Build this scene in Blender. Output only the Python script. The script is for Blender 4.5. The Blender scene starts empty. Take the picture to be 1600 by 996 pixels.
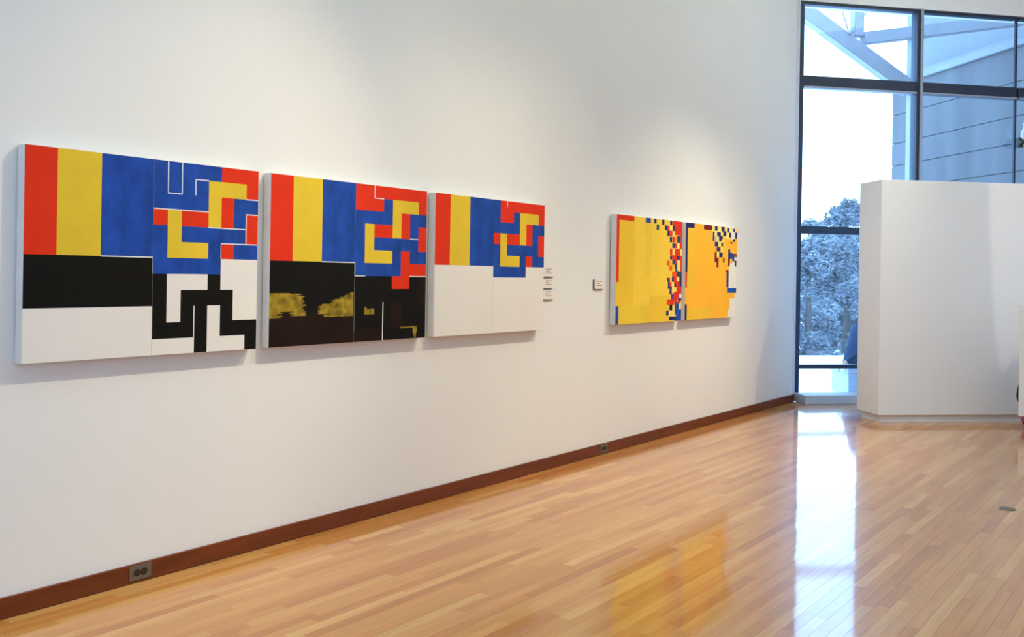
import bpy, bmesh, math, random
from mathutils import Vector, Matrix
import numpy as np

sc = bpy.context.scene
COL = sc.collection
R = math.radians

# ------------------------------------------------------------------ camera
CAM_F, CAM_CY = 1490.0, 428.3            # focal length and horizon row, pixels of a 1600x996 frame
CAM_POS = Vector((4.027, 0.0, 1.462))
PHI, ROLL = 0.63625, 0.01606
FWD = Vector((-math.sin(PHI), math.cos(PHI), 0))
_r0, _u0 = Vector((math.cos(PHI), math.sin(PHI), 0)), Vector((0, 0, 1))
RIGHT = math.cos(ROLL) * _r0 + math.sin(ROLL) * _u0
UP = -math.sin(ROLL) * _r0 + math.cos(ROLL) * _u0
cam = bpy.data.cameras.new('camera')
cam.sensor_fit = 'HORIZONTAL'; cam.sensor_width = 36.0
cam.lens = CAM_F / 1600 * 36
cam.shift_y = -(498 - CAM_CY) / 1600
cam.clip_start = 0.05; cam.clip_end = 300
cam_o = bpy.data.objects.new('camera', cam); COL.objects.link(cam_o)
m = Matrix((RIGHT, UP, -FWD)).transposed().to_4x4(); m.translation = CAM_POS
cam_o.matrix_world = m
sc.camera = cam_o

# ------------------------------------------------------------------ world, lights, exposure
SKY = (0.30, 0.57, 1.0); SKY_STRENGTH = 8.0
w = bpy.data.worlds.new('overcast_sky'); sc.world = w; w.use_nodes = True
bg = w.node_tree.nodes['Background']
bg.inputs['Color'].default_value = (*SKY, 1); bg.inputs['Strength'].default_value = SKY_STRENGTH

def area(name, loc, size, energy, color, rot=(0, 0, 0)):
    l = bpy.data.lights.new(name, 'AREA'); l.shape = 'RECTANGLE'; l.size, l.size_y = size
    l.energy = energy; l.color = color
    o = bpy.data.objects.new(name, l); COL.objects.link(o); o.location = loc; o.rotation_euler = rot
    return o
def spot(name, loc, target, energy, color, angle, blend=0.8, radius=0.05):
    l = bpy.data.lights.new(name, 'SPOT'); l.energy = energy; l.color = color
    l.spot_size = R(angle); l.spot_blend = blend; l.shadow_soft_size = radius
    o = bpy.data.objects.new(name, l); COL.objects.link(o); o.location = loc
    o.rotation_euler = (Vector(target) - Vector(loc)).to_track_quat('-Z', 'Y').to_euler()
    return o
CEIL_C = (0.83, 1.0, 0.94)
for y in (-1.5, 4.0, 9.5):
    area('ceiling_fill_light', (2.7, y, 5.5), (3.4, 4.0), 68, CEIL_C)  # unseen area lights added as soft ambient fill for the room
WARM = (1.0, 0.86, 0.62)
for y, tgt, z, e, ang in ((4.6, 2.6, 1.1, 430, 42), (5.9, 3.9, -0.2, 270, 58), (6.8, 4.8, -0.2, 240, 58), (9.4, 7.4, -0.2, 480, 54), (10.2, 8.3, -0.2, 300, 54)):
    spot('track_spot', (2.8, y, 5.0), (0, tgt, z), e, WARM, ang, 1.0, 0.03)
spot('added_partition_spot', (5.5, 9.3, 3.4), (5.8, 10.3, 3.4), 100, (1.0, 0.95, 0.88), 164.8, 0.02, 0.02)  # unseen spot added; its cone edge draws the light boundary on the partition
spot('added_partition_spot', (1.3, 5.6, 5.0), (1.5, 10.3, 0.8), 320, (0.80, 0.95, 1.0), 40, 1.0, 0.05)  # unseen cool spot added to brighten the partition's front and side
sc.view_settings.view_transform = 'Standard'; sc.view_settings.look = 'None'
sc.view_settings.exposure = 0.0; sc.view_settings.gamma = 1.0
sc.view_settings.use_curve_mapping = False
sc.cycles.max_bounces = 10; sc.cycles.diffuse_bounces = 5; sc.cycles.transparent_max_bounces = 16
sc.cycles.sample_clamp_indirect = 6.0

# ------------------------------------------------------------------ helpers
def lin(c):
    c = c / 255.0
    return c / 12.92 if c <= 0.04045 else ((c + 0.055) / 1.055) ** 2.4
def rgb(r, g, b): return (lin(r), lin(g), lin(b), 1.0)

def mat(name, color, rough=0.6, spec=0.5, noise=0.0, scale=8.0, bump=0.0, bump_scale=60.0, metal=0.0, stretch=(1, 1, 1)):
    m = bpy.data.materials.new(name); m.use_nodes = True
    nt = m.node_tree; b = nt.nodes['Principled BSDF']
    b.inputs['Base Color'].default_value = color; b.inputs['Roughness'].default_value = rough
    b.inputs['Specular IOR Level'].default_value = spec; b.inputs['Metallic'].default_value = metal
    tc = nt.nodes.new('ShaderNodeTexCoord'); mp = nt.nodes.new('ShaderNodeMapping')
    mp.inputs['Scale'].default_value = stretch
    nt.links.new(tc.outputs['Object'], mp.inputs['Vector'])
    if noise > 0:
        n = nt.nodes.new('ShaderNodeTexNoise'); n.inputs['Scale'].default_value = scale; n.inputs['Detail'].default_value = 5
        nt.links.new(mp.outputs[0], n.inputs['Vector'])
        r = nt.nodes.new('ShaderNodeValToRGB')
        d = [max(0, c * (1 - noise)) for c in color[:3]]; l = [min(1, c * (1 + noise)) for c in color[:3]]
        r.color_ramp.elements[0].position = 0.3; r.color_ramp.elements[0].color = (*d, 1)
        r.color_ramp.elements[1].position = 0.7; r.color_ramp.elements[1].color = (*l, 1)
        nt.links.new(n.outputs['Fac'], r.inputs['Fac']); nt.links.new(r.outputs['Color'], b.inputs['Base Color'])
    if bump > 0:
        n = nt.nodes.new('ShaderNodeTexNoise'); n.inputs['Scale'].default_value = bump_scale; n.inputs['Detail'].default_value = 3
        nt.links.new(mp.outputs[0], n.inputs['Vector'])
        bp = nt.nodes.new('ShaderNodeBump'); bp.inputs['Strength'].default_value = bump; bp.inputs['Distance'].default_value = 0.002
        nt.links.new(n.outputs['Fac'], bp.inputs['Height']); nt.links.new(bp.outputs[0], b.inputs['Normal'])
    return m

def glass_mat(name, tint):
    m = bpy.data.materials.new(name); m.use_nodes = True; nt = m.node_tree; nt.nodes.clear()
    out = nt.nodes.new('ShaderNodeOutputMaterial'); mix = nt.nodes.new('ShaderNodeMixShader')
    tr = nt.nodes.new('ShaderNodeBsdfTransparent'); tr.inputs['Color'].default_value = (*tint, 1)
    gl = nt.nodes.new('ShaderNodeBsdfGlossy'); gl.inputs['Roughness'].default_value = 0.01
    fr = nt.nodes.new('ShaderNodeFresnel'); fr.inputs['IOR'].default_value = 1.45
    nt.links.new(fr.outputs[0], mix.inputs[0]); nt.links.new(tr.outputs[0], mix.inputs[1]); nt.links.new(gl.outputs[0], mix.inputs[2])
    nt.links.new(mix.outputs[0], out.inputs['Surface'])
    return m

def link(name, me, material=None, parent=None):
    o = bpy.data.objects.new(name, me); COL.objects.link(o)
    if material is not None and not me.materials: me.materials.append(material)
    if parent is not None: o.parent = parent
    return o
def bm_obj(name, bm, material, parent=None, smooth=False):
    me = bpy.data.meshes.new(name); bmesh.ops.recalc_face_normals(bm, faces=bm.faces); bm.to_mesh(me); bm.free()
    if smooth:
        for f in me.polygons: f.use_smooth = True
    return link(name, me, material, parent)
def add_box(bm, lo, hi, M=None):
    vs = [Vector((x, y, z)) for x in (lo[0], hi[0]) for y in (lo[1], hi[1]) for z in (lo[2], hi[2])]
    if M is not None: vs = [M @ v for v in vs]
    v = [bm.verts.new(c) for c in vs]
    for f in ((0, 1, 3, 2), (4, 6, 7, 5), (0, 4, 5, 1), (2, 3, 7, 6), (0, 2, 6, 4), (1, 5, 7, 3)):
        bm.faces.new([v[i] for i in f])
def box(name, lo, hi, material, parent=None, M=None, bevel=0.0, seg=2):
    bm = bmesh.new(); add_box(bm, lo, hi, M)
    if bevel > 0:
        bmesh.ops.bevel(bm, geom=list(bm.edges), offset=bevel, segments=seg, affect='EDGES', profile=0.5)
    return bm_obj(name, bm, material, parent)
def add_bar(bm, a, b, wx, wy, up=Vector((0, 0, 1))):
    a, b = Vector(a), Vector(b); d = (b - a).normalized()
    if abs(d.dot(up)) > 0.98: up = Vector((WD.x, WD.y, 0))
    s = d.cross(up).normalized(); u = s.cross(d)
    vs = []
    for p in (a, b):
        for i, j in ((-1, -1), (1, -1), (1, 1), (-1, 1)):
            vs.append(bm.verts.new(p + s * (i * wx / 2) + u * (j * wy / 2)))
    for f in ((3, 2, 1, 0), (4, 5, 6, 7), (0, 1, 5, 4), (1, 2, 6, 5), (2, 3, 7, 6), (3, 0, 4, 7)):
        bm.faces.new([vs[i] for i in f])
def bar(name, a, b, wx, wy, material, parent=None, bevel=0.0):
    bm = bmesh.new(); add_bar(bm, a, b, wx, wy)
    if bevel: bmesh.ops.bevel(bm, geom=list(bm.edges), offset=bevel, segments=2, affect='EDGES')
    return bm_obj(name, bm, material, parent)
def tube(name, pts, radii, material, parent=None, n=12, smooth=True):
    bm = bmesh.new(); rings = []
    pts = [Vector(p) for p in pts]
    for i, p in enumerate(pts):
        d = (pts[min(i + 1, len(pts) - 1)] - pts[max(i - 1, 0)]).normalized()
        a = d.orthogonal().normalized() if abs(d.z) < 0.99 else Vector((1, 0, 0)); b = d.cross(a).normalized(); a = b.cross(d)
        r = radii[i] if isinstance(radii, (list, tuple)) else radii
        rings.append([bm.verts.new(p + a * (r * math.cos(2 * math.pi * k / n)) + b * (r * math.sin(2 * math.pi * k / n))) for k in range(n)])
    for A, B in zip(rings, rings[1:]):
        for k in range(n): bm.faces.new((A[k], A[(k + 1) % n], B[(k + 1) % n], B[k]))
    bm.faces.new(rings[0][::-1]); bm.faces.new(rings[-1])
    return bm_obj(name, bm, material, parent, smooth)
def empty(name, loc, rz=0.0):
    o = bpy.data.objects.new(name, None); COL.objects.link(o); o.location = loc; o.rotation_euler = (0, 0, rz)
    o.empty_display_size = 0.1
    return o
def tag(o, label, cat, group=None, kind=None):
    o['label'] = label; o['category'] = cat
    if group: o['group'] = group
    if kind: o['kind'] = kind
    return o
def struct(o): o['kind'] = 'structure'; return o

# ------------------------------------------------------------------ materials
M_WALL = mat('wall_paint', rgb(232, 231, 228), 0.75, 0.3, 0.012, 1.5, 0.12, 180)
M_CEIL = mat('ceiling_paint', rgb(235, 235, 233), 0.9, 0.2, 0.01)
M_PART = mat('partition_paint', rgb(230, 230, 231), 0.6, 0.3, 0.01, 2.0, 0.1, 160)
M_BASEB = mat('baseboard_wood', rgb(106, 47, 15), 0.38, 0.45, 0.22, 5.0, 0.1, 80, stretch=(6, 0.6, 6))
M_SUB = mat('floor_gap', rgb(120, 80, 48), 0.8, 0.2, 0.1)
M_FRAME = mat('window_frame', rgb(26, 40, 62), 0.4, 0.5, 0.08, 20, metal=0.0)
M_FRAMEL = mat('frame_metal', rgb(150, 160, 172), 0.35, 0.5, 0.05, 20, metal=0.6)
M_JAMB = mat('jamb_paint', rgb(214, 220, 228), 0.5, 0.4, 0.03)
M_CURB = mat('curb_paint', rgb(176, 182, 190), 0.5, 0.4, 0.05)
M_GLASS = glass_mat('window_glass', (0.93, 0.96, 0.98))
M_CANVAS = mat('canvas_cloth', rgb(226, 222, 218), 0.85, 0.2, 0.06, 6.0, 0.4, 900)
M_OUTLET = mat('outlet_plate', rgb(104, 90, 80), 0.4, 0.5, 0.06, 40)
M_BLACK = mat('black_plastic', rgb(20, 18, 17), 0.45, 0.5, 0.05, 30)
M_CARD = mat('label_card', rgb(236, 228, 222), 0.7, 0.3, 0.02)
M_CARDE = mat('card_shadow', rgb(70, 54, 42), 0.8, 0.2, 0.05)  # dark tone standing for the shade at the card edges
M_INK = mat('grey_ink', rgb(150, 140, 138), 0.8, 0.2, 0.05)
M_SNOW = mat('snow', rgb(242, 243, 246), 0.8, 0.2, 0.05, 0.6, 0.6, 5)
M_STEEL = mat('painted_steel', rgb(140, 140, 142), 0.45, 0.4, 0.06, 6)
M_CONC = mat('concrete', rgb(94, 93, 91), 0.85, 0.2, 0.25, 2.2, 0.0, 30, stretch=(1, 1, 0.10))
M_COPING = mat('coping_stone', rgb(128, 128, 128), 0.7, 0.3, 0.08)
M_UPPER = mat('upper_render', rgb(118, 118, 118), 0.7, 0.3, 0.05)
M_BENCH = mat('bench_stone', rgb(176, 178, 182), 0.8, 0.2, 0.1)
M_NAVY = mat('navy_cloth', rgb(6, 32, 58), 0.85, 0.2, 0.15, 12, 0.3, 200)
M_NAVYD = mat('dark_navy_cloth', rgb(26, 36, 66), 0.85, 0.2, 0.15, 12, 0.3, 200)
M_JEANS = mat('pale_denim', rgb(110, 128, 150), 0.85, 0.2, 0.15, 14, 0.3, 300)
M_SKIN = mat('skin', rgb(196, 146, 118), 0.55, 0.4, 0.05)
M_HAIR = mat('hair', rgb(46, 34, 28), 0.6, 0.4, 0.25, 40, 0.5, 120, stretch=(1, 1, 0.2))
M_SHOE = mat('shoe_leather', rgb(40, 34, 34), 0.5, 0.4, 0.1)
M_LEAF = mat('frosted_foliage', rgb(116, 118, 120), 0.8, 0.2, 0.5, 0.35)
M_TRUNK = mat('bark', rgb(82, 72, 64), 0.9, 0.1, 0.25, 6)
M_LAMPW = mat('white_glass', rgb(238, 238, 240), 0.25, 0.5, 0.02)
M_BRACKET = mat('bracket_metal', rgb(62, 62, 52), 0.45, 0.5, 0.1, 30, metal=0.4)
M_PLATE = mat('floor_plate_metal', rgb(120, 106, 98), 0.35, 0.5, 0.05, 30, metal=0.7)

def striped_cloth():
    m = bpy.data.materials.new('magenta_striped_cloth'); m.use_nodes = True; nt = m.node_tree; b = nt.nodes['Principled BSDF']
    tc = nt.nodes.new('ShaderNodeTexCoord'); wv = nt.nodes.new('ShaderNodeTexWave'); wv.inputs['Scale'].default_value = 9
    wv.inputs['Distortion'].default_value = 1.2; wv.bands_direction = 'X'
    r = nt.nodes.new('ShaderNodeValToRGB'); r.color_ramp.interpolation = 'CONSTANT'
    r.color_ramp.elements[0].color = rgb(92, 34, 78); r.color_ramp.elements[1].position = 0.5; r.color_ramp.elements[1].color = rgb(196, 150, 178)
    e = r.color_ramp.elements.new(0.78); e.color = rgb(150, 40, 92)
    nt.links.new(tc.outputs['Object'], wv.inputs['Vector']); nt.links.new(wv.outputs['Fac'], r.inputs['Fac'])
    nt.links.new(r.outputs['Color'], b.inputs['Base Color']); b.inputs['Roughness'].default_value = 0.9
    return m
M_STRIPE = striped_cloth()

def board_mat(name, attr):
    m = bpy.data.materials.new(name); m.use_nodes = True; nt = m.node_tree; b = nt.nodes['Principled BSDF']; L = nt.links.new
    if attr:
        a = nt.nodes.new('ShaderNodeAttribute'); a.attribute_name = 'rnd'; rnd = a.outputs['Fac']
    else:
        a = nt.nodes.new('ShaderNodeObjectInfo'); rnd = a.outputs['Random']
    g = nt.nodes.new('ShaderNodeNewGeometry'); mp = nt.nodes.new('ShaderNodeMapping'); mp.inputs['Scale'].default_value = (26, 1.6, 26)
    off = nt.nodes.new('ShaderNodeCombineXYZ'); mu = nt.nodes.new('ShaderNodeMath'); mu.operation = 'MULTIPLY'; mu.inputs[1].default_value = 57
    L(rnd, mu.inputs[0]); L(mu.outputs[0], off.inputs['Y']); L(mu.outputs[0], off.inputs['Z']); L(off.outputs[0], mp.inputs['Location'])
    L(g.outputs['Position'], mp.inputs['Vector'])
    n = nt.nodes.new('ShaderNodeTexNoise'); n.inputs['Scale'].default_value = 1.0; n.inputs['Detail'].default_value = 6; n.inputs['Roughness'].default_value = 0.6
    L(mp.outputs[0], n.inputs['Vector'])
    ramp = nt.nodes.new('ShaderNodeValToRGB'); cr = ramp.color_ramp
    cr.elements[0].position = 0.0; cr.elements[0].color = rgb(180, 112, 48)
    cr.elements[1].position = 1.0; cr.elements[1].color = rgb(213, 162, 95)
    for p, c in ((0.15, rgb(191, 124, 58)), (0.45, rgb(199, 137, 68)), (0.8, rgb(204, 146, 76))):
        e = cr.elements.new(p); e.color = c
    L(rnd, ramp.inputs['Fac'])
    gr = nt.nodes.new('ShaderNodeValToRGB'); gr.color_ramp.elements[0].position = 0.3; gr.color_ramp.elements[0].color = (0.84, 0.79, 0.74, 1)
    gr.color_ramp.elements[1].position = 0.62; gr.color_ramp.elements[1].color = (1.03, 1.02, 1.0, 1)
    L(n.outputs['Fac'], gr.inputs['Fac'])
    mx = nt.nodes.new('ShaderNodeMix'); mx.data_type = 'RGBA'; mx.blend_type = 'MULTIPLY'; mx.inputs['Factor'].default_value = 1.0
    L(ramp.outputs['Color'], mx.inputs['A']); L(gr.outputs['Color'], mx.inputs['B'])
    L(mx.outputs['Result'], b.inputs['Base Color'])
    b.inputs['Roughness'].default_value = 0.3; b.inputs['IOR'].default_value = 1.5
    b.inputs['Coat Weight'].default_value = 1.0; b.inputs['Coat Roughness'].default_value = 0.07; b.inputs['Specular IOR Level'].default_value = 0.1; b.inputs['Coat IOR'].default_value = 1.40
    n2 = nt.nodes.new('ShaderNodeTexNoise'); n2.inputs['Scale'].default_value = 3.0; n2.inputs['Detail'].default_value = 2
    L(g.outputs['Position'], n2.inputs['Vector'])
    bp = nt.nodes.new('ShaderNodeBump'); bp.inputs['Strength'].default_value = 0.12; bp.inputs['Distance'].default_value = 0.004
    L(n2.outputs['Fac'], bp.inputs['Height']); L(bp.outputs[0], b.inputs['Normal']); L(bp.outputs[0], b.inputs['Coat Normal'])
    return m
M_BOARD = board_mat('oak_board', False); M_BOARDS = board_mat('oak_boards', True)

# ------------------------------------------------------------------ room shell
CEIL = 5.6
WALL_END = 11.126
TH = R(43.0)                                        # the glazed wall leaves the long wall at this angle
WD = Vector((math.sin(TH), math.cos(TH), 0))        # along the glazing
WN = Vector((math.cos(TH), -math.sin(TH), 0))       # into the room
W0 = Vector((0, WALL_END, 0))
def win(s, off, z):                                 # along the glazing, out of the building, up
    return W0 + WD * s - WN * off + Vector((0, 0, z))
MW = Matrix((WD, -WN, Vector((0, 0, 1)))).transposed().to_4x4(); MW.translation = W0     # x along, y outward, z up
RX, BACK = 6.0, -5.0
S_END = RX / WD.x
poly = [(0, BACK), (0, WALL_END), tuple((W0 + WD * S_END)[:2]), (RX, BACK)]

def slab(name, z0, z1, material):
    bm = bmesh.new(); a = [bm.verts.new((x, y, z0)) for x, y in poly]; b = [bm.verts.new((x, y, z1)) for x, y in poly]
    bm.faces.new(a); bm.faces.new(b)
    for i in range(4): bm.faces.new((a[i], a[(i + 1) % 4], b[(i + 1) % 4], b[i]))
    return struct(bm_obj(name, bm, material))
floor = slab('floor', -0.2, -0.012, M_SUB)
ceiling = slab('ceiling', CEIL, CEIL + 0.2, M_CEIL)
struct(box('wall_left', (-0.3, BACK, -0.2), (0, WALL_END, CEIL + 0.2), M_WALL))
YR1 = (W0 + WD * S_END).y + 0.3
OY0, OY1 = -1.9, -0.1                                   # unseen windows added for cool fill light, beside and behind the viewer
bm = bmesh.new()
for lo, hi in (((RX, BACK, -0.2), (RX + 0.3, OY0, CEIL + 0.2)), ((RX, OY1, -0.2), (RX + 0.3, YR1, CEIL + 0.2)),
               ((RX, OY0, -0.2), (RX + 0.3, OY1, 0.8)), ((RX, OY0, 3.4), (RX + 0.3, OY1, CEIL + 0.2))):
    add_box(bm, lo, hi)
struct(bm_obj('wall_right', bm, M_WALL))
win3 = struct(empty('added_window_3', (RX + 0.15, OY0, 0.8)))
for lo, hi in (((-0.04, 0, 0), (0.04, 1.8, 0.05)), ((-0.04, 0, 2.55), (0.04, 1.8, 2.6)), ((-0.04, 0, 0.051), (0.04, 0.05, 2.549)), ((-0.04, 1.75, 0.051), (0.04, 1.8, 2.549)), ((-0.04, 0.875, 0.051), (0.04, 0.925, 2.549))):
    box('frame_bar', lo, hi, M_FRAME, win3, bevel=0.003)
for a, b in ((0.05, 0.875), (0.925, 1.75)): box('pane', (-0.003, a, 0.05), (0.003, b, 2.55), M_GLASS, win3)
OX0, OX1, OZ0, OZ1 = 0.8, 3.6, 0.8, 3.4                  # unseen window added behind the viewer to cool the canvas sides
bm = bmesh.new()
for lo, hi in (((-0.3, BACK - 0.3, -0.2), (OX0, BACK, CEIL + 0.2)), ((OX1, BACK - 0.3, -0.2), (RX + 0.3, BACK, CEIL + 0.2)),
               ((OX0, BACK - 0.3, -0.2), (OX1, BACK, OZ0)), ((OX0, BACK - 0.3, OZ1), (OX1, BACK, CEIL + 0.2))):
    add_box(bm, lo, hi)
struct(bm_obj('wall_back', bm, M_WALL))
win2 = struct(empty('added_window_2', (OX0, BACK - 0.15, OZ0)))
for lo, hi in (((0, -0.04, 0), (2.8, 0.04, 0.05)), ((0, -0.04, 2.55), (2.8, 0.04, 2.6)), ((0, -0.04, 0.051), (0.05, 0.04, 2.549)), ((2.75, -0.04, 0.051), (2.8, 0.04, 2.549)), ((1.375, -0.04, 0.051), (1.425, 0.04, 2.549))):
    box('frame_bar', lo, hi, M_FRAME, win2, bevel=0.003)
for a, b in ((0.05, 1.375), (1.425, 2.75)): box('pane', (a, -0.003, 0.05), (b, 0.003, 2.55), M_GLASS, win2)
HEAD = 4.775
GL_END = 4.2
struct(box('wall_header', (-0.05, 0.0, HEAD), (GL_END, 0.3, CEIL + 0.2), M_WALL, M=MW))
struct(box('wall_far', (GL_END, 0.0, -0.2), (S_END + 0.3, 0.3, CEIL + 0.2), M_WALL, M=MW))
struct(box('baseboard_left', (0.0, BACK, 0.0), (0.015, WALL_END - 0.005, 0.088), M_BASEB, bevel=0.003))
struct(box('trim_1', (-0.004, WALL_END - 0.09, 0.088), (0.012, WALL_END - 0.002, HEAD + 0.3), M_JAMB, bevel=0.002))

# ------------------------------------------------------------------ floor boards
rng = random.Random(7)
BW = 0.0572
def to_px(p):
    v = Vector(p) - CAM_POS; z = v.dot(FWD)
    if z < 0.3: return None
    return (800 + CAM_F * v.dot(RIGHT) / z, CAM_CY - CAM_F * v.dot(UP) / z)
def clip_area(q):                                    # pixels of a convex polygon inside the frame
    for ax, lim, sgn in ((0, 0, 1), (0, 1600, -1), (1, 0, 1), (1, 996, -1)):
        out = []
        for i in range(len(q)):
            a, b = q[i], q[(i + 1) % len(q)]; da, db = sgn * (a[ax] - lim), sgn * (b[ax] - lim)
            if da >= 0: out.append(a)
            if (da >= 0) != (db >= 0):
                t = da / (da - db); out.append((a[0] + t * (b[0] - a[0]), a[1] + t * (b[1] - a[1])))
        q = out
        if len(q) < 3: return 0.0
    return abs(sum(q[i][0] * q[(i + 1) % len(q)][1] - q[(i + 1) % len(q)][0] * q[i][1] for i in range(len(q)))) / 2
LENS = [0.38, 0.53, 0.69, 0.84, 0.99, 1.22, 1.45]
boards = []
for k in range(int((RX - 0.016) / BW)):
    x0 = 0.016 + k * BW
    y_stop = WALL_END + x0 * WD.y / WD.x - 0.06
    y = -4.9 - rng.random()
    while y < y_stop:
        L = rng.choice(LENS)
        a, b = y, y + L
        if a > -5.0:
            cut = b > y_stop
            Lc = (y_stop - a) if cut else L
            if Lc > 0.05:
                q = [to_px(c) for c in ((x0, a, 0), (x0 + BW, a, 0), (x0 + BW, a + Lc, 0), (x0, a + Lc, 0))]
                ar = 0.0 if None in q else clip_area(q)
                boards.append([ar, x0, a, Lc, cut, rng.random(), rng.uniform(-1, 1)])
        y = b
boards.sort(key=lambda t: -t[0])
def board_geo(L):
    g, h = 0.0004, 0.0010
    v = [(0.00015, 0.00015, -0.012), (BW - 0.00015, 0.00015, -0.012), (BW - 0.00015, L - 0.00015, -0.012), (0.00015, L - 0.00015, -0.012),
         (0.00015, 0.00015, -h * 0.5), (BW - 0.00015, 0.00015, -h * 0.5), (BW - 0.00015, L - 0.00015, -h * 0.5), (0.00015, L - 0.00015, -h * 0.5),
         (0.00015 + g, 0.00015 + g, 0), (BW - 0.00015 - g, 0.00015 + g, 0), (BW - 0.00015 - g, L - 0.00015 - g, 0), (0.00015 + g, L - 0.00015 - g, 0)]
    f = [(8, 9, 10, 11)] + [(a + i, a + (i + 1) % 4, b + (i + 1) % 4, b + i) for a, b in ((0, 4), (4, 8)) for i in range(4)]
    return v, f
bmesh_cache = {}
for t in boards[:300]:
    ar, x0, a, L, cut, rd, tilt = t
    key = round(L, 4)
    if key not in bmesh_cache:
        v, f = board_geo(L); me = bpy.data.meshes.new('floor_board'); me.from_pydata(v, [], f); me.materials.append(M_BOARD); bmesh_cache[key] = me
    o = bpy.data.objects.new('floor_board', bmesh_cache[key]); COL.objects.link(o); o.parent = floor
    o.location = (x0, a, 0); o.rotation_euler = (0, tilt * 0.0028, 0)
V, Fc, rnds = [], [], []
for t in boards[300:]:
    ar, x0, a, L, cut, rd, tilt = t
    if a < -5 or ar <= 0 and (a < 0): pass
    v, f = board_geo(L); n = len(V)
    tz = tilt * 0.0028
    V += [(x0 + p[0], a + p[1], p[2] - p[0] * tz) for p in v]; Fc += [tuple(i + n for i in q) for q in f]; rnds += [rd] * len(f)
me = bpy.data.meshes.new('floor_boards_far'); me.from_pydata(V, [], Fc)
at = me.attributes.new('rnd', 'FLOAT', 'FACE'); at.data.foreach_set('value', rnds)
o = link('far_floor_boards', me, M_BOARDS, floor); o['kind'] = 'stuff'

# ------------------------------------------------------------------ glazed wall
win1 = struct(empty('window_1', (0, 0, 0)))
def wbox(name, lo, hi, material, parent=win1, bevel=0.004): return box(name, lo, hi, material, parent, M=MW, bevel=bevel)
ROWS = [(0.0, 0.05), (0.385, 0.43), (2.0, 2.09), (3.765, 3.89), (HEAD - 0.035, HEAD)]
MULL = [(0.005, 0.072), (1.56, 1.60), (2.945, 2.967), (GL_END - 0.06, GL_END)]
for i, (z0, z1) in enumerate(ROWS):
    for (a, b) in zip(MULL, MULL[1:]):
        wbox('transom' if 0 < i < 4 else ('sill' if i == 0 else 'head_rail'), (a[1] + 0.001, 0.02, z0), (b[0] - 0.001, 0.12, z1), M_FRAME)
        if i == 3: wbox('transom_cap', (a[1] + 0.001, 0.0, z0 - 0.025), (b[0] - 0.001, 0.10, z0 - 0.001), M_FRAMEL)
for i, (s0, s1) in enumerate(MULL):
    mo = wbox('jamb' if i in (0, 3) else 'mullion', (s0, 0.05 if i == 2 else 0.01, 0), (s1, 0.09 if i == 2 else 0.14, HEAD), M_FRAME)
    if i == 1:
        c = wbox('mullion_cap', (s1 - 0.008, -0.015, 0), (s1 + 0.028, 0.009, HEAD), M_FRAMEL, mo, 0.002)
for (a, b) in zip(MULL, MULL[1:]):
    for (r0, r1) in zip(ROWS, ROWS[1:]):
        wbox('pane', (a[1] - 0.004, 0.068, r0[1] - 0.004), (b[0] + 0.004, 0.074, r1[0] + 0.004), M_GLASS, bevel=0)
struct(box('trim_2', (0.0, -0.29, 0.0), (GL_END, -0.002, 0.105), M_CURB, M=MW, bevel=0.006))

# ------------------------------------------------------------------ white partition
PT = R(46.0); PD = Vector((math.sin(PT), math.cos(PT), 0)); PN = Vector((math.cos(PT), -math.sin(PT), 0))
part = empty('display_partition', (1.268, 10.06, 0))
part.rotation_euler = (0, 0, math.atan2(PD.y, PD.x))      # local x along the front, local -y towards the room
tag(part, 'large white painted freestanding partition block standing before the window', 'partition')
LP = 2.9
box('body', (0, 0, 0.078), (LP, 0.45, 2.487), M_PART, part, bevel=0.004)
box('plinth', (0.035, 0.035, 0.0), (LP - 0.035, 0.415, 0.078), M_PART, part, bevel=0.002)

# ------------------------------------------------------------------ paintings
PAINT = dict(
    r=('red_paint', rgb(224, 50, 18), 0.06, 5), y=('yellow_paint', rgb(226, 192, 52), 0.06, 5), b=('blue_paint', rgb(28, 72, 160), 0.28, 9),
    k=('black_paint', rgb(8, 8, 7), 0.2, 6), w=('white_paint', rgb(232, 227, 220), 0.02, 4), d=('brown_black_paint', rgb(28, 12, 8), 0.3, 5),
    s=('scumbled_ochre_paint', rgb(146, 122, 34), 0.6, 22), i=('white_line_paint', rgb(226, 226, 228), 0.03, 10), j=('faint_grey_line_paint', rgb(128, 124, 118), 0.1, 10),
    a=('amber_yellow_paint', rgb(240, 196, 50), 0.05, 4), c=('golden_yellow_paint', rgb(246, 206, 62), 0.05, 4), q=('olive_yellow_paint', rgb(236, 201, 56), 0.05, 4),
    e=('orange_yellow_paint', rgb(250, 182, 40), 0.04, 4), h=('dull_gold_paint', rgb(240, 190, 46), 0.05, 4),
    n=('navy_paint', rgb(34, 34, 96), 0.25, 9), t=('teal_navy_paint', rgb(34, 68, 110), 0.25, 9), l=('pale_yellow_paint', rgb(252, 222, 120), 0.06, 9),
    o=('orange_paint', rgb(250, 160, 40), 0.1, 9), f=('vermilion_paint', rgb(236, 84, 20), 0.1, 9), m=('maroon_paint', rgb(116, 24, 18), 0.2, 9),
    p=('purple_paint', rgb(92, 54, 140), 0.2, 9), g=('grey_blue_paint', rgb(166, 182, 186), 0.1, 9))
_pm = {}
def paint(c):
    if c not in _pm:
        n, col, amt, s = PAINT[c]
        _pm[c] = mat(n, col, 0.6, 0.15, amt, s, 0.25, 500, stretch=(1, 1.4, 0.7) if c == 'b' else (1, 1, 1))
    return _pm[c]
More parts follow.
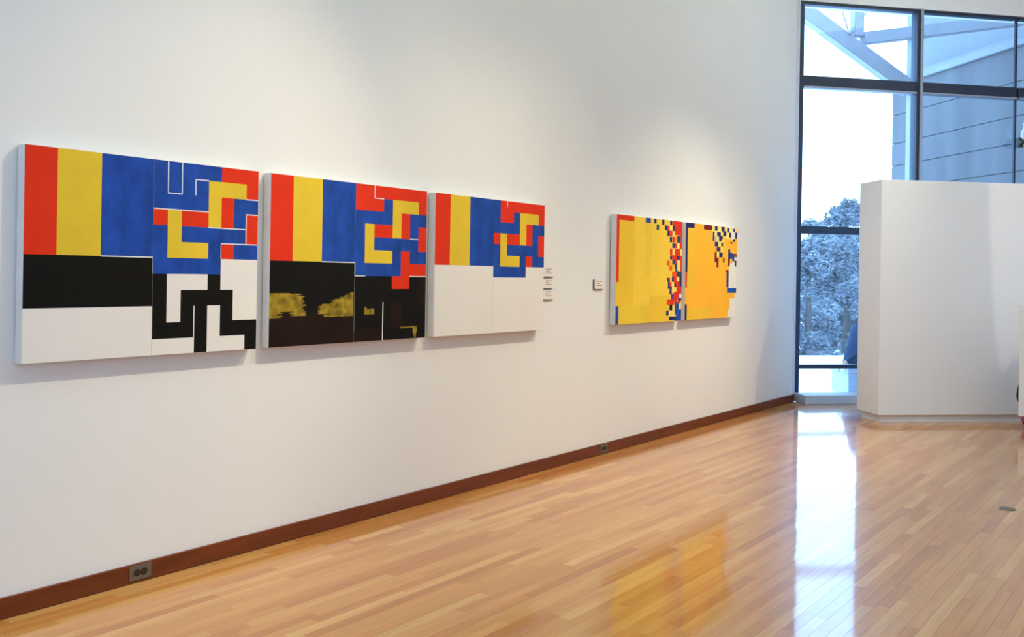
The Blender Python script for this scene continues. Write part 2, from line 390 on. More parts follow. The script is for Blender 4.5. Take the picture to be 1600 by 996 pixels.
def paint_faces(rects, x0, x1, y0, y1):
    """rects (x0,y0,x1,y1,c) painted one over the other -> disjoint coloured rectangles within the window"""
    xs = sorted({round(min(max(v, x0), x1), 5) for r in rects for v in (r[0], r[2])} | {x0, x1})
    ys = sorted({round(min(max(v, y0), y1), 5) for r in rects for v in (r[1], r[3])} | {y0, y1})
    g = [[None] * (len(xs) - 1) for _ in range(len(ys) - 1)]
    for r in rects:
        for j in range(len(ys) - 1):
            cy = (ys[j] + ys[j + 1]) / 2
            if not r[1] < cy < r[3]: continue
            for i in range(len(xs) - 1):
                if r[0] < (xs[i] + xs[i + 1]) / 2 < r[2]: g[j][i] = r[4]
    done = [[False] * len(g[0]) for _ in g]; out = []
    for j in range(len(g)):
        for i in range(len(g[0])):
            if done[j][i] or g[j][i] is None: continue
            c = g[j][i]; i2 = i
            while i2 + 1 < len(g[0]) and g[j][i2 + 1] == c and not done[j][i2 + 1]: i2 += 1
            j2 = j
            while j2 + 1 < len(g) and all(g[j2 + 1][k] == c and not done[j2 + 1][k] for k in range(i, i2 + 1)): j2 += 1
            for jj in range(j, j2 + 1):
                for k in range(i, i2 + 1): done[jj][k] = True
            out.append((xs[i], ys[j], xs[i2 + 1], ys[j2 + 1], c))
    return out
P_TOP, P_BOT, P_DEPTH = 1.9695, 1.0550, 0.056
def painting(y0, y1, ux, uy, rects, label, group=None):
    """a diptych of two butted canvases; rects in units, ux x uy over the whole"""
    root = empty('painting', (0.006, y0, P_BOT)); tag(root, label, 'painting', group)
    W_, H_ = y1 - y0, P_TOP - P_BOT
    for k in (0, 1):
        a, b = (0.0, 0.5) if k == 0 else (0.5, 1.0)
        cv = box('canvas', (0, a * W_ + (0.0004 if k else 0), 0), (P_DEPTH, b * W_ - (0 if k else 0.0004), H_), M_CANVAS, root, bevel=0.003)
        fs = paint_faces(rects, a * ux, b * ux, 0, uy)
        bm = bmesh.new(); mats = []; faces = []
        ins = 0.0022
        fx = lambda u: min(max(u / ux * W_, a * W_ + ins * (0.9 if k == 0 else 0.3)), b * W_ - ins * (0.3 if k == 0 else 0.9))
        fz = lambda v: min(max(H_ - v / uy * H_, ins), H_ - ins)
        for (u0, v0, u1, v1, c) in fs:
            if c not in mats: mats.append(c)
            q = [bm.verts.new((P_DEPTH + 0.0005, fx(u), fz(v))) for u, v in ((u0, v1), (u1, v1), (u1, v0), (u0, v0))]
            f = bm.faces.new(q); f.material_index = mats.index(c)
        me = bpy.data.meshes.new('painted_surface'); bm.to_mesh(me); bm.free()
        for c in mats: me.materials.append(paint(c))
        link('painted_surface', me, None, cv)
    return root
def rl(s): return [tuple(float(v) for v in t.split(',')[:4]) + (t.split(',')[4],) for t in s.split()]
LW = 0.07
def hl(x0, x1, y, c='i', w=LW): return (x0, y - w / 2, x1, y + w / 2, c)
def vl(x, y0, y1, c='i', w=LW): return (x - w / 2, y0, x + w / 2, y1, c)

p1 = rl('0,0,1.9,6,r 1.9,0,4.55,6,y 4.55,0,8,6,b 0,6,8,9,k 0,9,8,12,w '
        '8,0,13,3,b 13,0,16,1,r 15,1,16,2,r 12,1,15,2,y 12,2,13,4,y 13,2,14,4,r 14,2,16,3,b 14,3,15,4,b 15,3,16,5,r '
        '8,3,9,4,r 10,3,12,4,r 8,4,9,7,b 9,3,10,6,y 10,5,12,6,y 10,4,15,5,b 12,5,13,7,b 13,5,14,6,r 14,5,16,6,b 8,6,13,7,b '
        '8,7,16,12,k 9,7,12,8,w 9,8,10,10,w 13,6,16,8,w 14,8,16,10,w 8,11,11,12,w 12,9,13,12,w 13,11,15,12,w')
p1 += [vl(9, 0, 2), vl(10, 0, 2), hl(9, 10, 2), hl(11, 12, 1), vl(11, 1, 2), hl(8, 12, 3), hl(15, 16, 2), hl(15, 16, 3), vl(15, 3, 5),
       hl(12, 15, 4), hl(13, 16, 5), vl(13, 5, 6, 'i', 0.04), hl(4.55, 8, 6), vl(11, 9, 12), vl(8, 6, 7, 'i', 0.04), hl(0, 8, 9, 'i', 0.04), vl(1.9, 0, 6, 'o', 0.03)]
painting(1.966, 3.164, 16, 12, p1, 'painting of colour stripes over black and white bands with white key pattern below', 'striped diptychs')
p2 = rl('0,0,2,6,r 2,0,4.7,6,y 4.7,0,8,6,b 0,6,8,9.7,k 0,9.7,8,12,d '
        '8,0,16,2,r 11,1,12,3,b 8,2,12,3,b 12,1,15,2,y 12,2,13,4,y 13,2,14,4,r 14,2,16,3,b 14,3,15,4,b 15,3,16,5,r 8,2,9,7,b 9,3,10,6,y 10,3,12,4,r '
        '10,4,15,5,b 10,5,12,6,y 12,5,13,7,b 14,5,16,6,b 8,6,13,7,b 13,5,14,7,r 14,6,16,7,r 8,7,16,12,k 12,7,14,8,r 14.9,7,16,9.4,d 8.1,11,11,12,d 12,9,13.2,11,d')
prg = random.Random(3)
y = 8.25; ST = 0.045
while y < 10.0:                                      # ragged scumbled patches
    t = (y - 8.25) / 1.75
    e = (3.05 - 0.5 * abs(t - 0.5) + prg.uniform(-0.35, 0.3)) * (1 if 0.0 < t < 0.93 else 0.7)
    if t > 0.72: p2.append((0, y, 0.9 + prg.uniform(-0.3, 0.3), y + ST, 's')); p2.append((2.0 + prg.uniform(-0.3, 0.3), y, 3.3, y + ST, 's')) if t < 0.92 else None
    else: p2.append((0, y, e, y + ST, 's'))
    s0 = 7.5 - 3.2 * min(1, max(0, (t - 0.05) / 0.55)) + prg.uniform(-0.35, 0.35) + (0.9 if t > 0.85 else 0)
    p2.append((max(4.4, s0), y, 7.9, y + ST, 's'))
    y += ST
for k in range(8):
    p2.append((9.05 + k * 0.13, 9.8 - prg.uniform(0.1, 0.45), 9.18 + k * 0.13, 9.92, 's'))
p2 += rl('13,11,14.6,11.12,s 14.5,11,15,11.5,s 14.6,11.5,14.9,11.9,s')
p2 += [vl(10, 0, 1), hl(10, 11, 1), hl(14, 15, 4), hl(4.7, 8, 6), vl(8, 6, 7), vl(8, 7, 11.2, 'j', 0.05), hl(8, 9.1, 7), hl(14, 16, 7), vl(11.05, 9, 12, 'i', 0.1), vl(9.02, 7, 9.7, 'd', 0.06)]
painting(3.242, 4.465, 16, 12, p2, 'painting with colour stripes above a black lower half smeared with ochre yellow', 'striped diptychs')
p3 = rl('0,0,16,12,w 0,0,1.95,6,r 1.95,0,4.6,6,y 4.6,0,8,6,b 8,0,9,3,b 9,0,16,1,r 9,1,11,2,r 11,1,12,3,b 8,2,12,3,b 12,1,15,2,y 12,2,13,4,y 15,1,16,2,r 13,2,14,4,r '
        '14,2,16,3,b 14,3,15,5,b 15,3,16,5,r 14,5,16,6,b 8,3,9,4,r 9,3,10,6,y 10,3,12,4,r 10,4,15,5,b 10,5,12,6,y 12,5,13,7,b 13,5,14,6,r 8,4,9,7,b 8,6,13,7,b')
p3 += [vl(10, 0, 0.55)]
painting(4.543, 5.759, 16, 12, p3, 'painting with colour stripes and interlocking blocks above an all white lower half', 'striped diptychs')
R4 = '0,0,295,45,r 0,0,45,560,r 0,760,50,910,b 495,0,585,45,b 645,0,690,45,n 695,50,740,100,n 795,0,840,50,n 1000,0,1190,85,r 950,0,995,45,n 850,50,895,95,n 895,50,940,95,r 950,45,1000,90,l 1000,50,1050,95,n 1045,85,1190,130,r 900,95,945,145,n 945,95,1000,145,r 1000,95,1050,145,l 950,150,995,200,n 1000,145,1045,200,r 1050,145,1095,195,o 1095,135,1165,200,t 1165,130,1190,200,r 1000,205,1055,250,t 1055,205,1095,250,r 1100,205,1145,255,l 1145,200,1190,255,r 955,255,1005,315,r 1005,255,1055,305,l 1055,255,1160,320,r 1160,260,1190,300,l 965,315,1190,435,r 960,325,1000,355,n 1095,320,1150,350,n 1005,355,1065,395,t 965,355,1005,440,y 965,400,1055,440,y 900,365,955,410,f 1055,395,1135,435,t 1110,360,1160,415,l 950,410,1005,455,f 1065,400,1130,460,t 1105,360,1165,455,l 1165,360,1190,460,r 1005,460,1100,510,f 1100,460,1190,520,t 905,520,965,550,m 965,510,1000,545,l 1000,510,1045,555,t 1040,510,1100,605,r 1095,510,1145,550,l 1150,515,1190,605,n 1100,550,1155,605,r 925,550,965,620,n 960,560,1000,600,r 1005,560,1050,650,l 1050,565,1085,605,n 1050,605,1095,640,l 960,600,1005,670,n 1095,600,1190,715,r 985,665,1050,720,p 1045,650,1115,740,r 1155,665,1190,705,w 1130,705,1190,730,n 910,715,1055,765,r 965,765,1020,815,k 1065,740,1110,910,b 1110,730,1180,755,r 1020,775,1065,875,l 1065,855,1095,875,l 1150,755,1190,810,l 1110,755,1150,910,b 950,815,1005,865,l 900,815,950,860,n 955,870,1100,905,n 1095,810,1190,910,b'
p4 = rl('0,0,300,915,a 300,0,490,915,c 490,0,600,520,q 490,520,600,915,c 0,760,600,915,q 600,0,1200,915,c 600,680,960,915,a') + rl(R4)
p4 = [(a, b, (1200 if c == 1190 else c), (915 if d == 910 else d), e) for a, b, c, d, e in p4]
p4 += [vl(598, 0, 520, 'q', 4)]
painting(6.803, 8.001, 1200, 915, p4, 'yellow painting with red corner bar and a ragged mosaic of red and navy blocks', 'yellow diptychs')
R5 = '0,0,185,50,n 0,0,45,465,n 0,460,40,610,r 0,765,45,915,n 390,0,580,50,m 580,0,930,105,l 930,0,1175,55,l 915,55,1090,120,l 1040,10,1090,120,w 1090,45,1140,115,w 640,5,705,50,n 795,5,875,50,n 935,10,985,55,n 1090,10,1135,45,n 595,60,635,155,n 695,60,785,105,n 840,45,915,95,n 985,55,1035,105,n 1140,45,1190,110,n 645,105,690,155,g 690,105,870,155,l 740,95,810,150,n 800,95,835,130,m 1090,115,1140,145,n 730,160,795,200,l 645,160,730,205,n 795,165,840,200,n 785,205,835,255,l 690,210,745,255,n 745,210,785,255,m 695,260,750,310,l 750,260,835,310,n 645,260,695,360,m 690,315,740,410,m 845,315,885,360,m 1015,150,1075,165,m 1010,365,1190,550,w 1075,300,1190,365,w 970,225,1020,330,n 1020,255,1075,320,b 1075,280,1130,345,t 1135,335,1180,410,n 1075,265,1180,280,m 1145,280,1185,300,m 965,330,1015,395,m 915,435,985,455,m 940,455,990,610,n 995,395,1190,610,w 990,455,1190,615,w 955,615,1185,665,b 1145,670,1190,915,w 1025,720,1190,915,w 985,835,1190,915,w 940,900,1190,915,w'
p5 = rl('0,0,1190,915,e 45,50,190,600,h 390,50,590,300,e 0,800,590,915,h 850,160,960,300,h') + rl(R5)
painting(8.071, 9.249, 1190, 915, p5, 'orange yellow painting with navy corner bar, scattered dark checks and bare white corner', 'yellow diptychs')

# ------------------------------------------------------------------ label cards
def card(y0, y1, z0, z1, label, lines=3):
    e = empty('label_card', (0.0, y0, z0)); tag(e, label, 'label', 'gallery label cards')
    box('shadow_backing', (0.001, 0.0, 0.0), (0.012, y1 - y0, z1 - z0), M_CARDE, e)  # dark backing shows left of and below the card as its shadow line
    box('card_face', (0.012, 0.003, 0.004), (0.0135, y1 - y0, z1 - z0), M_CARD, e)
    for k in range(lines):
        zz = (z1 - z0) * (0.78 - 0.2 * k)
        box('printed_line', (0.0135, 0.03, zz), (0.0138, (y1 - y0) * (0.85 if k != 1 else 0.6), zz + 0.006), M_INK, e)
card(5.826, 5.960, 1.442, 1.515, 'white label card beside the white-bottomed painting, topmost of a stack of three')
card(5.826, 5.960, 1.357, 1.428, 'white label card beside the white-bottomed painting, middle of a stack of three')
card(5.826, 5.960, 1.273, 1.344, 'white label card beside the white-bottomed painting, lowest of a stack of three')
card(6.550, 6.690, 1.347, 1.428, 'single white label card on the wall before the yellow painting with red bar')

# ------------------------------------------------------------------ outlets, floor plate
def outlet(y0, label, l=0.112):
    e = empty('wall_outlet', (0.0152, y0, 0.014)); tag(e, label, 'outlet', 'baseboard outlets')
    box('plate', (0, 0, 0), (0.004, l, 0.068), M_OUTLET, e, bevel=0.0015)
    for k in (0, 1):
        c = Vector((0.004, l * (0.34 + 0.32 * k), 0.034))
        s = tube('socket', [c, c + Vector((0.0025, 0, 0))], 0.0165, M_BLACK, e, 16, False)
        for d in (-0.006, 0.006):
            box('slot', (c.x + 0.0025, c.y + d - 0.001, c.z - 0.004), (c.x + 0.0029, c.y + d + 0.001, c.z + 0.005), M_SUB, s)
    return e
outlet(2.499, 'double black socket in baseboard below the painting with black and white bands')
outlet(6.675, 'small double socket in baseboard below the gap before the yellow paintings')
fp = empty('floor_plate', (2.963, 6.838, 0)); tag(fp, 'small oval metal cover plate set in the wood floor', 'floor plate')
bm = bmesh.new()
ring = lambda r, z: [bm.verts.new((math.cos(t) * r * 1.0, math.sin(t) * r * 1.0, z)) for t in [2 * math.pi * k / 24 for k in range(24)]]
a_, b_, c_ = ring(0.055, 0.0005), ring(0.050, 0.004), ring(0.036, 0.0042)
for A, B in ((a_, b_), (b_, c_)):
    for k in range(24): bm.faces.new((A[k], A[(k + 1) % 24], B[(k + 1) % 24], B[k]))
bm_obj('rim', bm, M_PLATE, fp)
tube('lid', [(0, 0, 0.0006), (0, 0, 0.0035)], 0.0355, M_OUTLET, fp, 20, False)

# ------------------------------------------------------------------ lamp on bracket by the window mullion
lp = empty('bracket_lamp', tuple(win(2.95, -0.0, 3.2))); tag(lp, 'white glass lamp on a dark bracket arm high on the window mullion', 'lamp')
LM = Matrix((WD, -WN, Vector((0, 0, 1)))).transposed().to_4x4()
box('arm', (-0.03, -0.11, -0.025), (0.34, -0.05, 0.015), M_BRACKET, lp, M=LM, bevel=0.006)
box('mounting_plate', (-0.015, -0.05, -0.06), (0.045, 0.010, 0.06), M_BRACKET, lp, M=LM, bevel=0.004)
def lathe(name, prof, material, parent, M):
    return tube(name, [M @ Vector((0.07, -0.08, z)) for _, z in prof], [r for r, _ in prof], material, parent, 18)
lathe('glass_shade', [(0.05, 0.017), (0.075, 0.05), (0.07, 0.12), (0.045, 0.18), (0.04, 0.21)], M_LAMPW, lp, LM)
lathe('cap', [(0.042, 0.211), (0.05, 0.22), (0.035, 0.25), (0.012, 0.262)], M_LAMPW, lp, LM)

# ------------------------------------------------------------------ outside: ground, wing of the building, steel frame
gb = bmesh.new()
prof = [(0.14, -0.03), (6.6, -0.03), (8.5, -0.35), (16, -3.2), (30, -5.5), (60, -6.0), (140, -4.0)]     # terrace, slope, valley
rws = [[gb.verts.new(win(s, f, z)) for s in (-110, -40, GL_END + 40, GL_END + 110)] for f, z in prof]
for A, B in zip(rws, rws[1:]):
    for k in range(3): gb.faces.new((A[k], A[k + 1], B[k + 1], B[k]))
g = bm_obj('snow_ground', gb, M_SNOW); g['kind'] = 'structure'
wing = struct(empty('wall_wing', (0, 0, 0)))
WING_OUT, WING_TOP, SB = 4.72, 4.84, 4.2
box('core', (SB + 0.03, 0.31, -0.2), (SB + 0.4, WING_OUT, WING_TOP), M_CONC, wing, M=MW)
zs = [-0.03, 0.36, 0.81, 1.26, 1.71, 2.16, 2.60, 3.05, 3.455, 3.845, 4.34, WING_TOP]
pr = random.Random(11)
for j, (z0, z1) in enumerate(zip(zs, zs[1:])):
    cuts = [0.31, 1.2, WING_OUT] if j % 2 else [0.31, 3.9, WING_OUT]
    for f0, f1 in zip(cuts, cuts[1:]):
        box('concrete_panel', (SB - pr.uniform(0, 0.002), f0 + 0.002, z0 + 0.006), (SB + 0.03, f1 - 0.002, z1 - 0.006), M_CONC, wing, M=MW, bevel=0.003, seg=1)
box('coping', (SB - 0.06, 0.31, WING_TOP + 0.001), (SB + 0.45, WING_OUT + 0.05, WING_TOP + 0.10), M_COPING, wing, M=MW, bevel=0.006)
box('coping_ledge', (SB - 0.02, 0.31, WING_TOP + 0.11), (SB + 0.45, WING_OUT + 0.03, WING_TOP + 0.15), M_COPING, wing, M=MW, bevel=0.004)
box('upper_storey', (SB + 0.55, 0.31, WING_TOP - 0.3), (SB + 3.0, 5.15, 8.5), M_UPPER, wing, M=MW)
tr = empty('steel_canopy_frame', tuple(win(2.50, 1.5, -0.03)))
tag(tr, 'painted steel canopy frame with column and slanting braces outside the window', 'steel frame')
MT = Matrix.Translation(-tr.location)
def tb(name, a, b, wx, wy): return bar(name, MT @ win(a[0], a[2], a[1]), MT @ win(b[0], b[2], b[1]), wx, wy, M_STEEL, tr, 0.008)
F_ = 1.5
tb('column', (2.50, -0.03, F_), (2.50, 7.0, F_), 0.15, 0.15)
tb('diagonal_brace', (0.30, 5.42, F_), (2.42, 4.12, F_), 0.16, 0.205)
tb('beam', (1.70, 4.775, F_), (2.42, 4.898, F_), 0.14, 0.165)
tb('beam', (2.58, 4.925, F_), (4.18, 5.20, F_), 0.14, 0.165)
tb('post', (1.62, 4.80, F_), (1.62, 7.0, F_), 0.14, 0.14)
def rod(a, b): tube('tie_rod', [MT @ win(a[0], F_ - 0.05, a[1]), MT @ win(b[0], F_ - 0.05, b[1])], 0.009, M_STEEL, tr, 8)
rod((1.20, 5.62), (1.47, 4.83)); rod((2.05, 5.50), (1.47, 4.83)); rod((1.47, 4.83), (1.44, 4.72))
tube('gusset', [MT @ win(1.47, F_ - 0.12, 4.83), MT @ win(1.47, F_ - 0.03, 4.83)], 0.03, M_STEEL, tr, 10)

# ------------------------------------------------------------------ people
def skin_mesh(name, verts, edges, parent, seg_mat, mats, root=0, levels=2):
    """verts: [(co, rx, ry)]; a continuous body grown over the joints; seg_mat: material slot per edge"""
    me = bpy.data.meshes.new(name); me.from_pydata([v[0] for v in verts], edges, [])
    o = bpy.data.objects.new(name, me); COL.objects.link(o)
    sk = o.modifiers.new('skin', 'SKIN'); sk.use_smooth_shade = True
    for i, v in enumerate(verts):
        d = me.skin_vertices[0].data[i]; d.radius = (v[1], v[2]); d.use_root = (i == root)
    sb = o.modifiers.new('sub', 'SUBSURF'); sb.levels = levels; sb.render_levels = levels
    dg = bpy.context.evaluated_depsgraph_get(); ev = o.evaluated_get(dg)
    nm = bpy.data.meshes.new_from_object(ev); bpy.data.objects.remove(o)
    for mm in mats: nm.materials.append(mm)
    P = [Vector(v[0]) for v in verts]
    for f in nm.polygons:
        c = Vector(f.center); best, bi = 1e9, 0
        for k, (a, b) in enumerate(edges):
            ab = P[b] - P[a]; t = min(1, max(0, (c - P[a]).dot(ab) / max(ab.length_squared, 1e-9)))
            dd = (c - P[a] - ab * t).length
            if dd < best: best, bi = dd, k
        f.material_index = seg_mat[bi]; f.use_smooth = True
    nm.name = name
    ob = bpy.data.objects.new(name, nm); COL.objects.link(ob); ob.parent = parent
    return ob
def person(root, J, mats, hair_mat):
    """J: joint positions in root space. mats: jacket, trousers, skin, shoes"""
    V, E, S = [], [], []
    def v(p, rx, ry=None): V.append((tuple(p), rx, ry or rx)); return len(V) - 1
    def e(a, b, s): E.append((a, b)); S.append(s)
    pel = v(J['pelvis'], 0.14, 0.12); sp = v(Vector(J['pelvis']).lerp(Vector(J['chest']), 0.5), 0.135, 0.11); ch = v(J['chest'], 0.145, 0.11)
    nk = v(J['neck'], 0.06); hb = v(J['head'] - Vector((0, 0, 0.05)), 0.075); hd = v(J['head'] + Vector((0, 0, 0.05)), 0.085); ht = v(J['head'] + Vector((0, 0, 0.10)), 0.05)
    e(pel, sp, 0); e(sp, ch, 0); e(ch, nk, 0); e(nk, hb, 2); e(hb, hd, 2); e(hd, ht, 2)
    for s in ('l', 'r'):
        sh, el, wr, hn = (J[k + s] for k in ('shoulder_', 'elbow_', 'wrist_', 'hand_'))
        a = v(sh, 0.07); b = v(el, 0.05); c = v(wr, 0.034); d = v(hn, 0.034, 0.02)
        e(ch, a, 0); e(a, b, 0); e(b, c, 0); e(c, d, 2)
        dirn = (hn - wr).normalized(); side = dirn.cross(Vector((0, 0, 1))); side = side.normalized() if side.length > 1e-3 else Vector((1, 0, 0)); dn = side.cross(dirn)
        for k, (o_, L) in enumerate(((-0.027, 0.068), (-0.009, 0.078), (0.009, 0.074), (0.027, 0.058))):
            q1 = v(hn + side * o_ + dirn * 0.035, 0.0095); q2 = v(hn + side * o_ * 1.1 + dirn * (0.035 + L * 0.55) - dn * 0.008, 0.0088); q3 = v(hn + side * o_ * 1.15 + dirn * (0.03 + L * 0.95) - dn * 0.026, 0.0078)
            e(d, q1, 2); e(q1, q2, 2); e(q2, q3, 2)
        t1 = v(hn.lerp(wr, 0.35) - side * 0.04, 0.012); t2 = v(hn - side * 0.058 + dirn * 0.015, 0.010); t3 = v(hn - side * 0.06 + dirn * 0.045, 0.0085)
        e(d, t1, 2); e(t1, t2, 2); e(t2, t3, 2)
        h, k_, an, to = (J[n + s] for n in ('hip_', 'knee_', 'ankle_', 'toe_'))
        a = v(h, 0.095); b = v(k_, 0.065); c = v(an, 0.045); d = v(to, 0.038, 0.03)
        e(pel, a, 1); e(a, b, 1); e(b, c, 1); e(c, d, 3)
    body = skin_mesh('body', V, E, root, S, mats)
    # hair, nose, ears, eyes
    H = Vector(J['head']); look = Vector(J['look']).normalized(); sd = look.cross(Vector((0, 0, 1))).normalized()
    bm = bmesh.new(); bmesh.ops.create_uvsphere(bm, u_segments=18, v_segments=12, radius=1)
    for vv in bm.verts:
        p = vv.co.copy(); vv.co = H + Vector((0, 0, 0.055)) - look * 0.012 + sd * (p.x * 0.09) + look * (p.y * 0.102) + Vector((0, 0, p.z * 0.112))
    bmesh.ops.delete(bm, geom=[f for f in bm.verts if (f.co - H).dot(look) > 0.05 and f.co.z < H.z + 0.09], context='VERTS')
    bm_obj('hair', bm, hair_mat, body, True)
    for nm_, off, sc_, mt in (('nose', look * 0.088 + Vector((0, 0, 0.01)), 0.014, mats[2]), ('ear', sd * 0.08, 0.02, mats[2]), ('ear', sd * -0.08, 0.02, mats[2]),
                              ('eye', look * 0.076 + sd * 0.03 + Vector((0, 0, 0.03)), 0.010, M_BLACK), ('eye', look * 0.076 - sd * 0.03 + Vector((0, 0, 0.03)), 0.010, M_BLACK), ('mouth', look * 0.076 - Vector((0, 0, 0.045)), 0.012, M_SKIN)):
        bm = bmesh.new(); bmesh.ops.create_icosphere(bm, subdivisions=2, radius=sc_, matrix=Matrix.Translation(H + off))
        bm_obj(nm_, bm, mt, body, True)
    return body
# on the low bench outside, leaning back on one hand; local x along the glazing, y outward, z up
bench = empty('stone_bench', tuple(win(1.17, 0.80, -0.03)), math.atan2(WD.y, WD.x)); tag(bench, 'low pale stone bench outside the window behind the white partition', 'bench')
box('seat_slab', (-0.02, -0.02, 0.27), (1.30, 0.44, 0.34), M_BENCH, bench, bevel=0.01)
box('support', (0.0, 0.0, 0.0), (0.35, 0.42, 0.27), M_BENCH, bench, bevel=0.006)
box('support', (0.93, 0.0, 0.0), (1.28, 0.42, 0.27), M_BENCH, bench, bevel=0.006)
V3 = Vector
pA = empty('person', tuple(win(1.17, 0.80, -0.03)), math.atan2(WD.y, WD.x))
tag(pA, 'person in dark blue jacket leaning back on one arm outside the window', 'person')
JA = dict(pelvis=V3((0.42, 0.2, 0.455)), chest=V3((0.30, 0.2, 0.72)), neck=V3((0.31, 0.2, 0.93)), head=V3((0.36, 0.2, 1.07)), look=V3((1, 0.1, -0.05)),
          shoulder_l=V3((0.285, 0.03, 0.83)), elbow_l=V3((0.14, -0.03, 0.56)), wrist_l=V3((-0.005, 0.04, 0.415)), hand_l=V3((-0.055, 0.05, 0.375)),
          shoulder_r=V3((0.285, 0.37, 0.83)), elbow_r=V3((0.35, 0.46, 0.58)), wrist_r=V3((0.56, 0.40, 0.50)), hand_r=V3((0.63, 0.38, 0.48)),
          hip_l=V3((0.45, 0.11, 0.43)), knee_l=V3((0.86, 0.08, 0.49)), ankle_l=V3((1.0, 0.06, 0.40)), toe_l=V3((1.16, 0.05, 0.38)),
          hip_r=V3((0.45, 0.29, 0.43)), knee_r=V3((0.86, 0.30, 0.49)), ankle_r=V3((1.0, 0.30, 0.40)), toe_r=V3((1.16, 0.31, 0.38)))
person(pA, JA, [M_NAVY, M_JEANS, M_SKIN, M_SHOE], M_HAIR)
# coat hanging to the bench behind the sitter
bm = bmesh.new(); rr = []
for t in range(9):
    f = t / 8; cx = 0.29 - 0.02 * f + 0.06 * f * f; z = 0.90 - 0.555 * f; wx = 0.09 + 0.20 * f; wy = 0.17 + 0.05 * f
    rr.append([bm.verts.new((cx + 0.02 - (0.02 * f) + math.cos(a) * wx, 0.2 + math.sin(a) * wy, z)) for a in [2 * math.pi * k / 20 for k in range(20)]])
for A, B in zip(rr, rr[1:]):
    for k in range(20): bm.faces.new((A[k], A[(k + 1) % 20], B[(k + 1) % 20], B[k]))
bm.faces.new(rr[0]); bm.faces.new(rr[-1])
bm_obj('coat', bm, M_NAVY, pA, True)

# low white panel at the right, and the visitor sitting on the floor behind it
pn = empty('display_panel', (2.49, 10.43, 0), R(14)); tag(pn, 'low white display panel raised on feet in front of the seated visitor', 'panel')
box('board', (0.0, -0.02, 0.155), (1.1, 0.02, 1.24), M_PART, pn, bevel=0.003)
for x in (0.12, 0.98):
    box('foot', (x - 0.02, -0.05, 0.0), (x + 0.02, 0.05, 0.155), M_PART, pn, bevel=0.003)
pB = empty('person', (2.525, 10.75, 0), R(14))
tag(pB, 'visitor in navy top and striped magenta trousers sitting on the floor behind the low panel', 'person')
JB = dict(pelvis=V3((0.20, 0.14, 0.13)), chest=V3((0.20, 0.16, 0.44)), neck=V3((0.21, 0.12, 0.64)), head=V3((0.22, 0.09, 0.77)), look=V3((0.2, -1, -0.2)),
          shoulder_l=V3((0.02, 0.14, 0.55)), elbow_l=V3((-0.06, 0.04, 0.30)), wrist_l=V3((0.0, -0.10, 0.17)), hand_l=V3((0.04, -0.16, 0.15)),
          shoulder_r=V3((0.38, 0.14, 0.55)), elbow_r=V3((0.47, 0.04, 0.30)), wrist_r=V3((0.40, -0.10, 0.18)), hand_r=V3((0.36, -0.16, 0.16)),
          hip_l=V3((0.11, 0.10, 0.11)), knee_l=V3((-0.03, -0.05, 0.085)), ankle_l=V3((0.22, -0.12, 0.06)), toe_l=V3((0.36, -0.10, 0.045)),
          hip_r=V3((0.30, 0.10, 0.11)), knee_r=V3((0.50, -0.05, 0.11)), ankle_r=V3((0.30, -0.19, 0.06)), toe_r=V3((0.14, -0.21, 0.045)))
person(pB, JB, [M_NAVYD, M_STRIPE, M_SKIN, M_SHOE], M_HAIR)

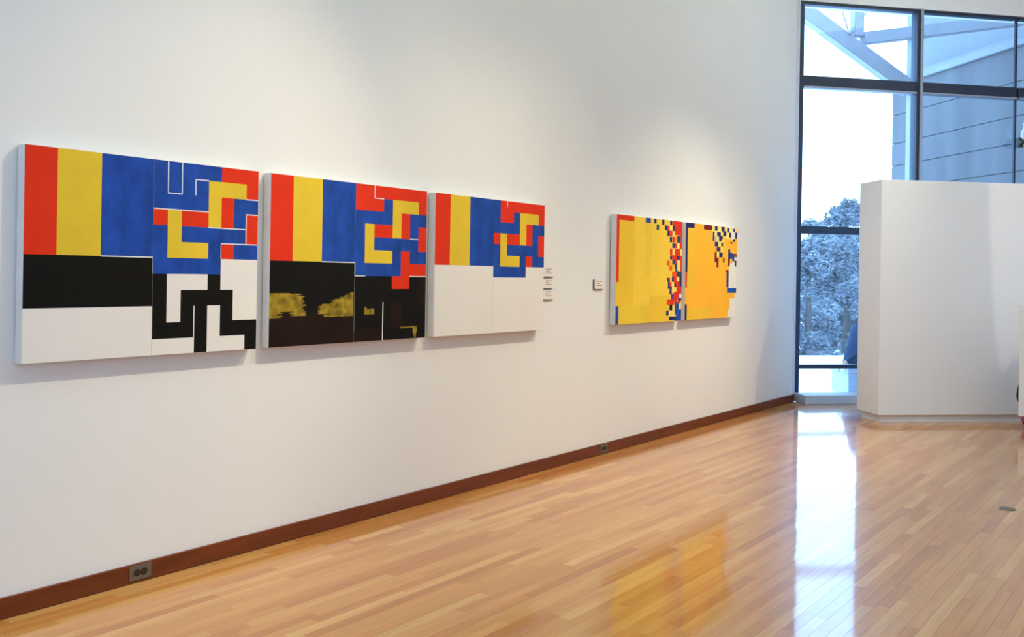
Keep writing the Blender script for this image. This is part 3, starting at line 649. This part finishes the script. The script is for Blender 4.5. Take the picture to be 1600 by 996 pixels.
# ------------------------------------------------------------------ frosted trees across the valley
def tree(px, depth, top, wdt, seed, label, n=30000, z0=-6.0):
    rg = random.Random(seed)
    base = CAM_POS + FWD * depth + RIGHT * ((px - 800) / CAM_F * depth); base.z = z0
    h = top - z0
    e = empty('tree', tuple(base)); tag(e, label, 'tree', 'frosted trees outside the window')
    tube('trunk', [(0, 0, 0), (0.1, 0, h * 0.4), (0, 0.1, h * 0.92)], [0.32, 0.2, 0.05], M_TRUNK, e, 8)
    blobs = []
    for _ in range(46):
        t = rg.uniform(0.1, 0.93); w_ = wdt * (0.5 - 0.36 * max(0, t - 0.35) / 0.6)
        a = rg.uniform(0, 6.283); d = w_ * rg.random() ** 0.6
        blobs.append((V3((math.cos(a) * d, math.sin(a) * d, t * h)), rg.uniform(0.08, 0.19) * wdt * (1.1 - 0.35 * t)))
    V, F = [], []
    for _ in range(n):
        c, r = rg.choice(blobs); d = V3((rg.gauss(0, 1), rg.gauss(0, 1), rg.gauss(0, 0.45))); d = d.normalized() * r * rg.random() ** 0.45
        p = c + d; s = rg.uniform(0.04, 0.13); a = V3((rg.gauss(0, 1), rg.gauss(0, 1), rg.gauss(0, 0.35))).normalized(); b = a.cross(V3((rg.gauss(0, 1), rg.gauss(0, 1), rg.gauss(0, 1)))).normalized()
        k = len(V); V += [tuple(p - a * s * 1.6), tuple(p + b * s * 0.6), tuple(p + a * s * 1.6), tuple(p - b * s * 0.6)]; F.append((k, k + 1, k + 2, k + 3))
    me = bpy.data.meshes.new('foliage'); me.from_pydata(V, [], F)
    o = link('foliage', me, M_LEAF, e); o['kind'] = 'stuff'
tree(1262, 52, 5.2, 4.6, 1, 'frosted tree close beside the window jamb, lower than its neighbour')
tree(1322, 60, 7.2, 5.4, 2, 'tallest frosted tree, just clear of the white partition edge')
tree(1290, 70, 6.6, 6.4, 3, 'wide frosted tree standing behind the two nearer ones')
tree(1352, 80, 6.8, 6.0, 4, 'frosted tree mostly hidden by the white partition, farthest back')

rg = random.Random(21); V, F = [], []
blobs = []
for _ in range(170):
    dep = rg.uniform(96, 108); bx = rg.uniform(-5, 130); hh = rg.uniform(6.5, 9.5)
    c = CAM_POS + FWD * dep + RIGHT * bx
    for k in range(3): blobs.append((V3((c.x, c.y, -6.0 + hh * (0.2 + 0.3 * k))), rg.uniform(1.6, 2.6) * (1.15 - 0.25 * k)))
for _ in range(48000):
    c, r = rg.choice(blobs); d = V3((rg.gauss(0, 1), rg.gauss(0, 1), rg.gauss(0, 0.8))).normalized() * r * rg.random() ** 0.4
    p = c + d; q = rg.uniform(0.10, 0.26); a = V3((rg.gauss(0, 1), rg.gauss(0, 1), rg.gauss(0, 0.5))).normalized(); b = a.cross(V3((rg.gauss(0, 1), rg.gauss(0, 1), rg.gauss(0, 1)))).normalized()
    k = len(V); V += [tuple(p - a * q * 1.6), tuple(p + b * q * 0.7), tuple(p + a * q * 1.6), tuple(p - b * q * 0.7)]; F.append((k, k + 1, k + 2, k + 3))
me = bpy.data.meshes.new('distant_woodland'); me.from_pydata(V, [], F)
tag(link('distant_woodland', me, M_LEAF), 'low band of frosted woodland behind the nearer trees outside', 'woodland', kind='stuff')
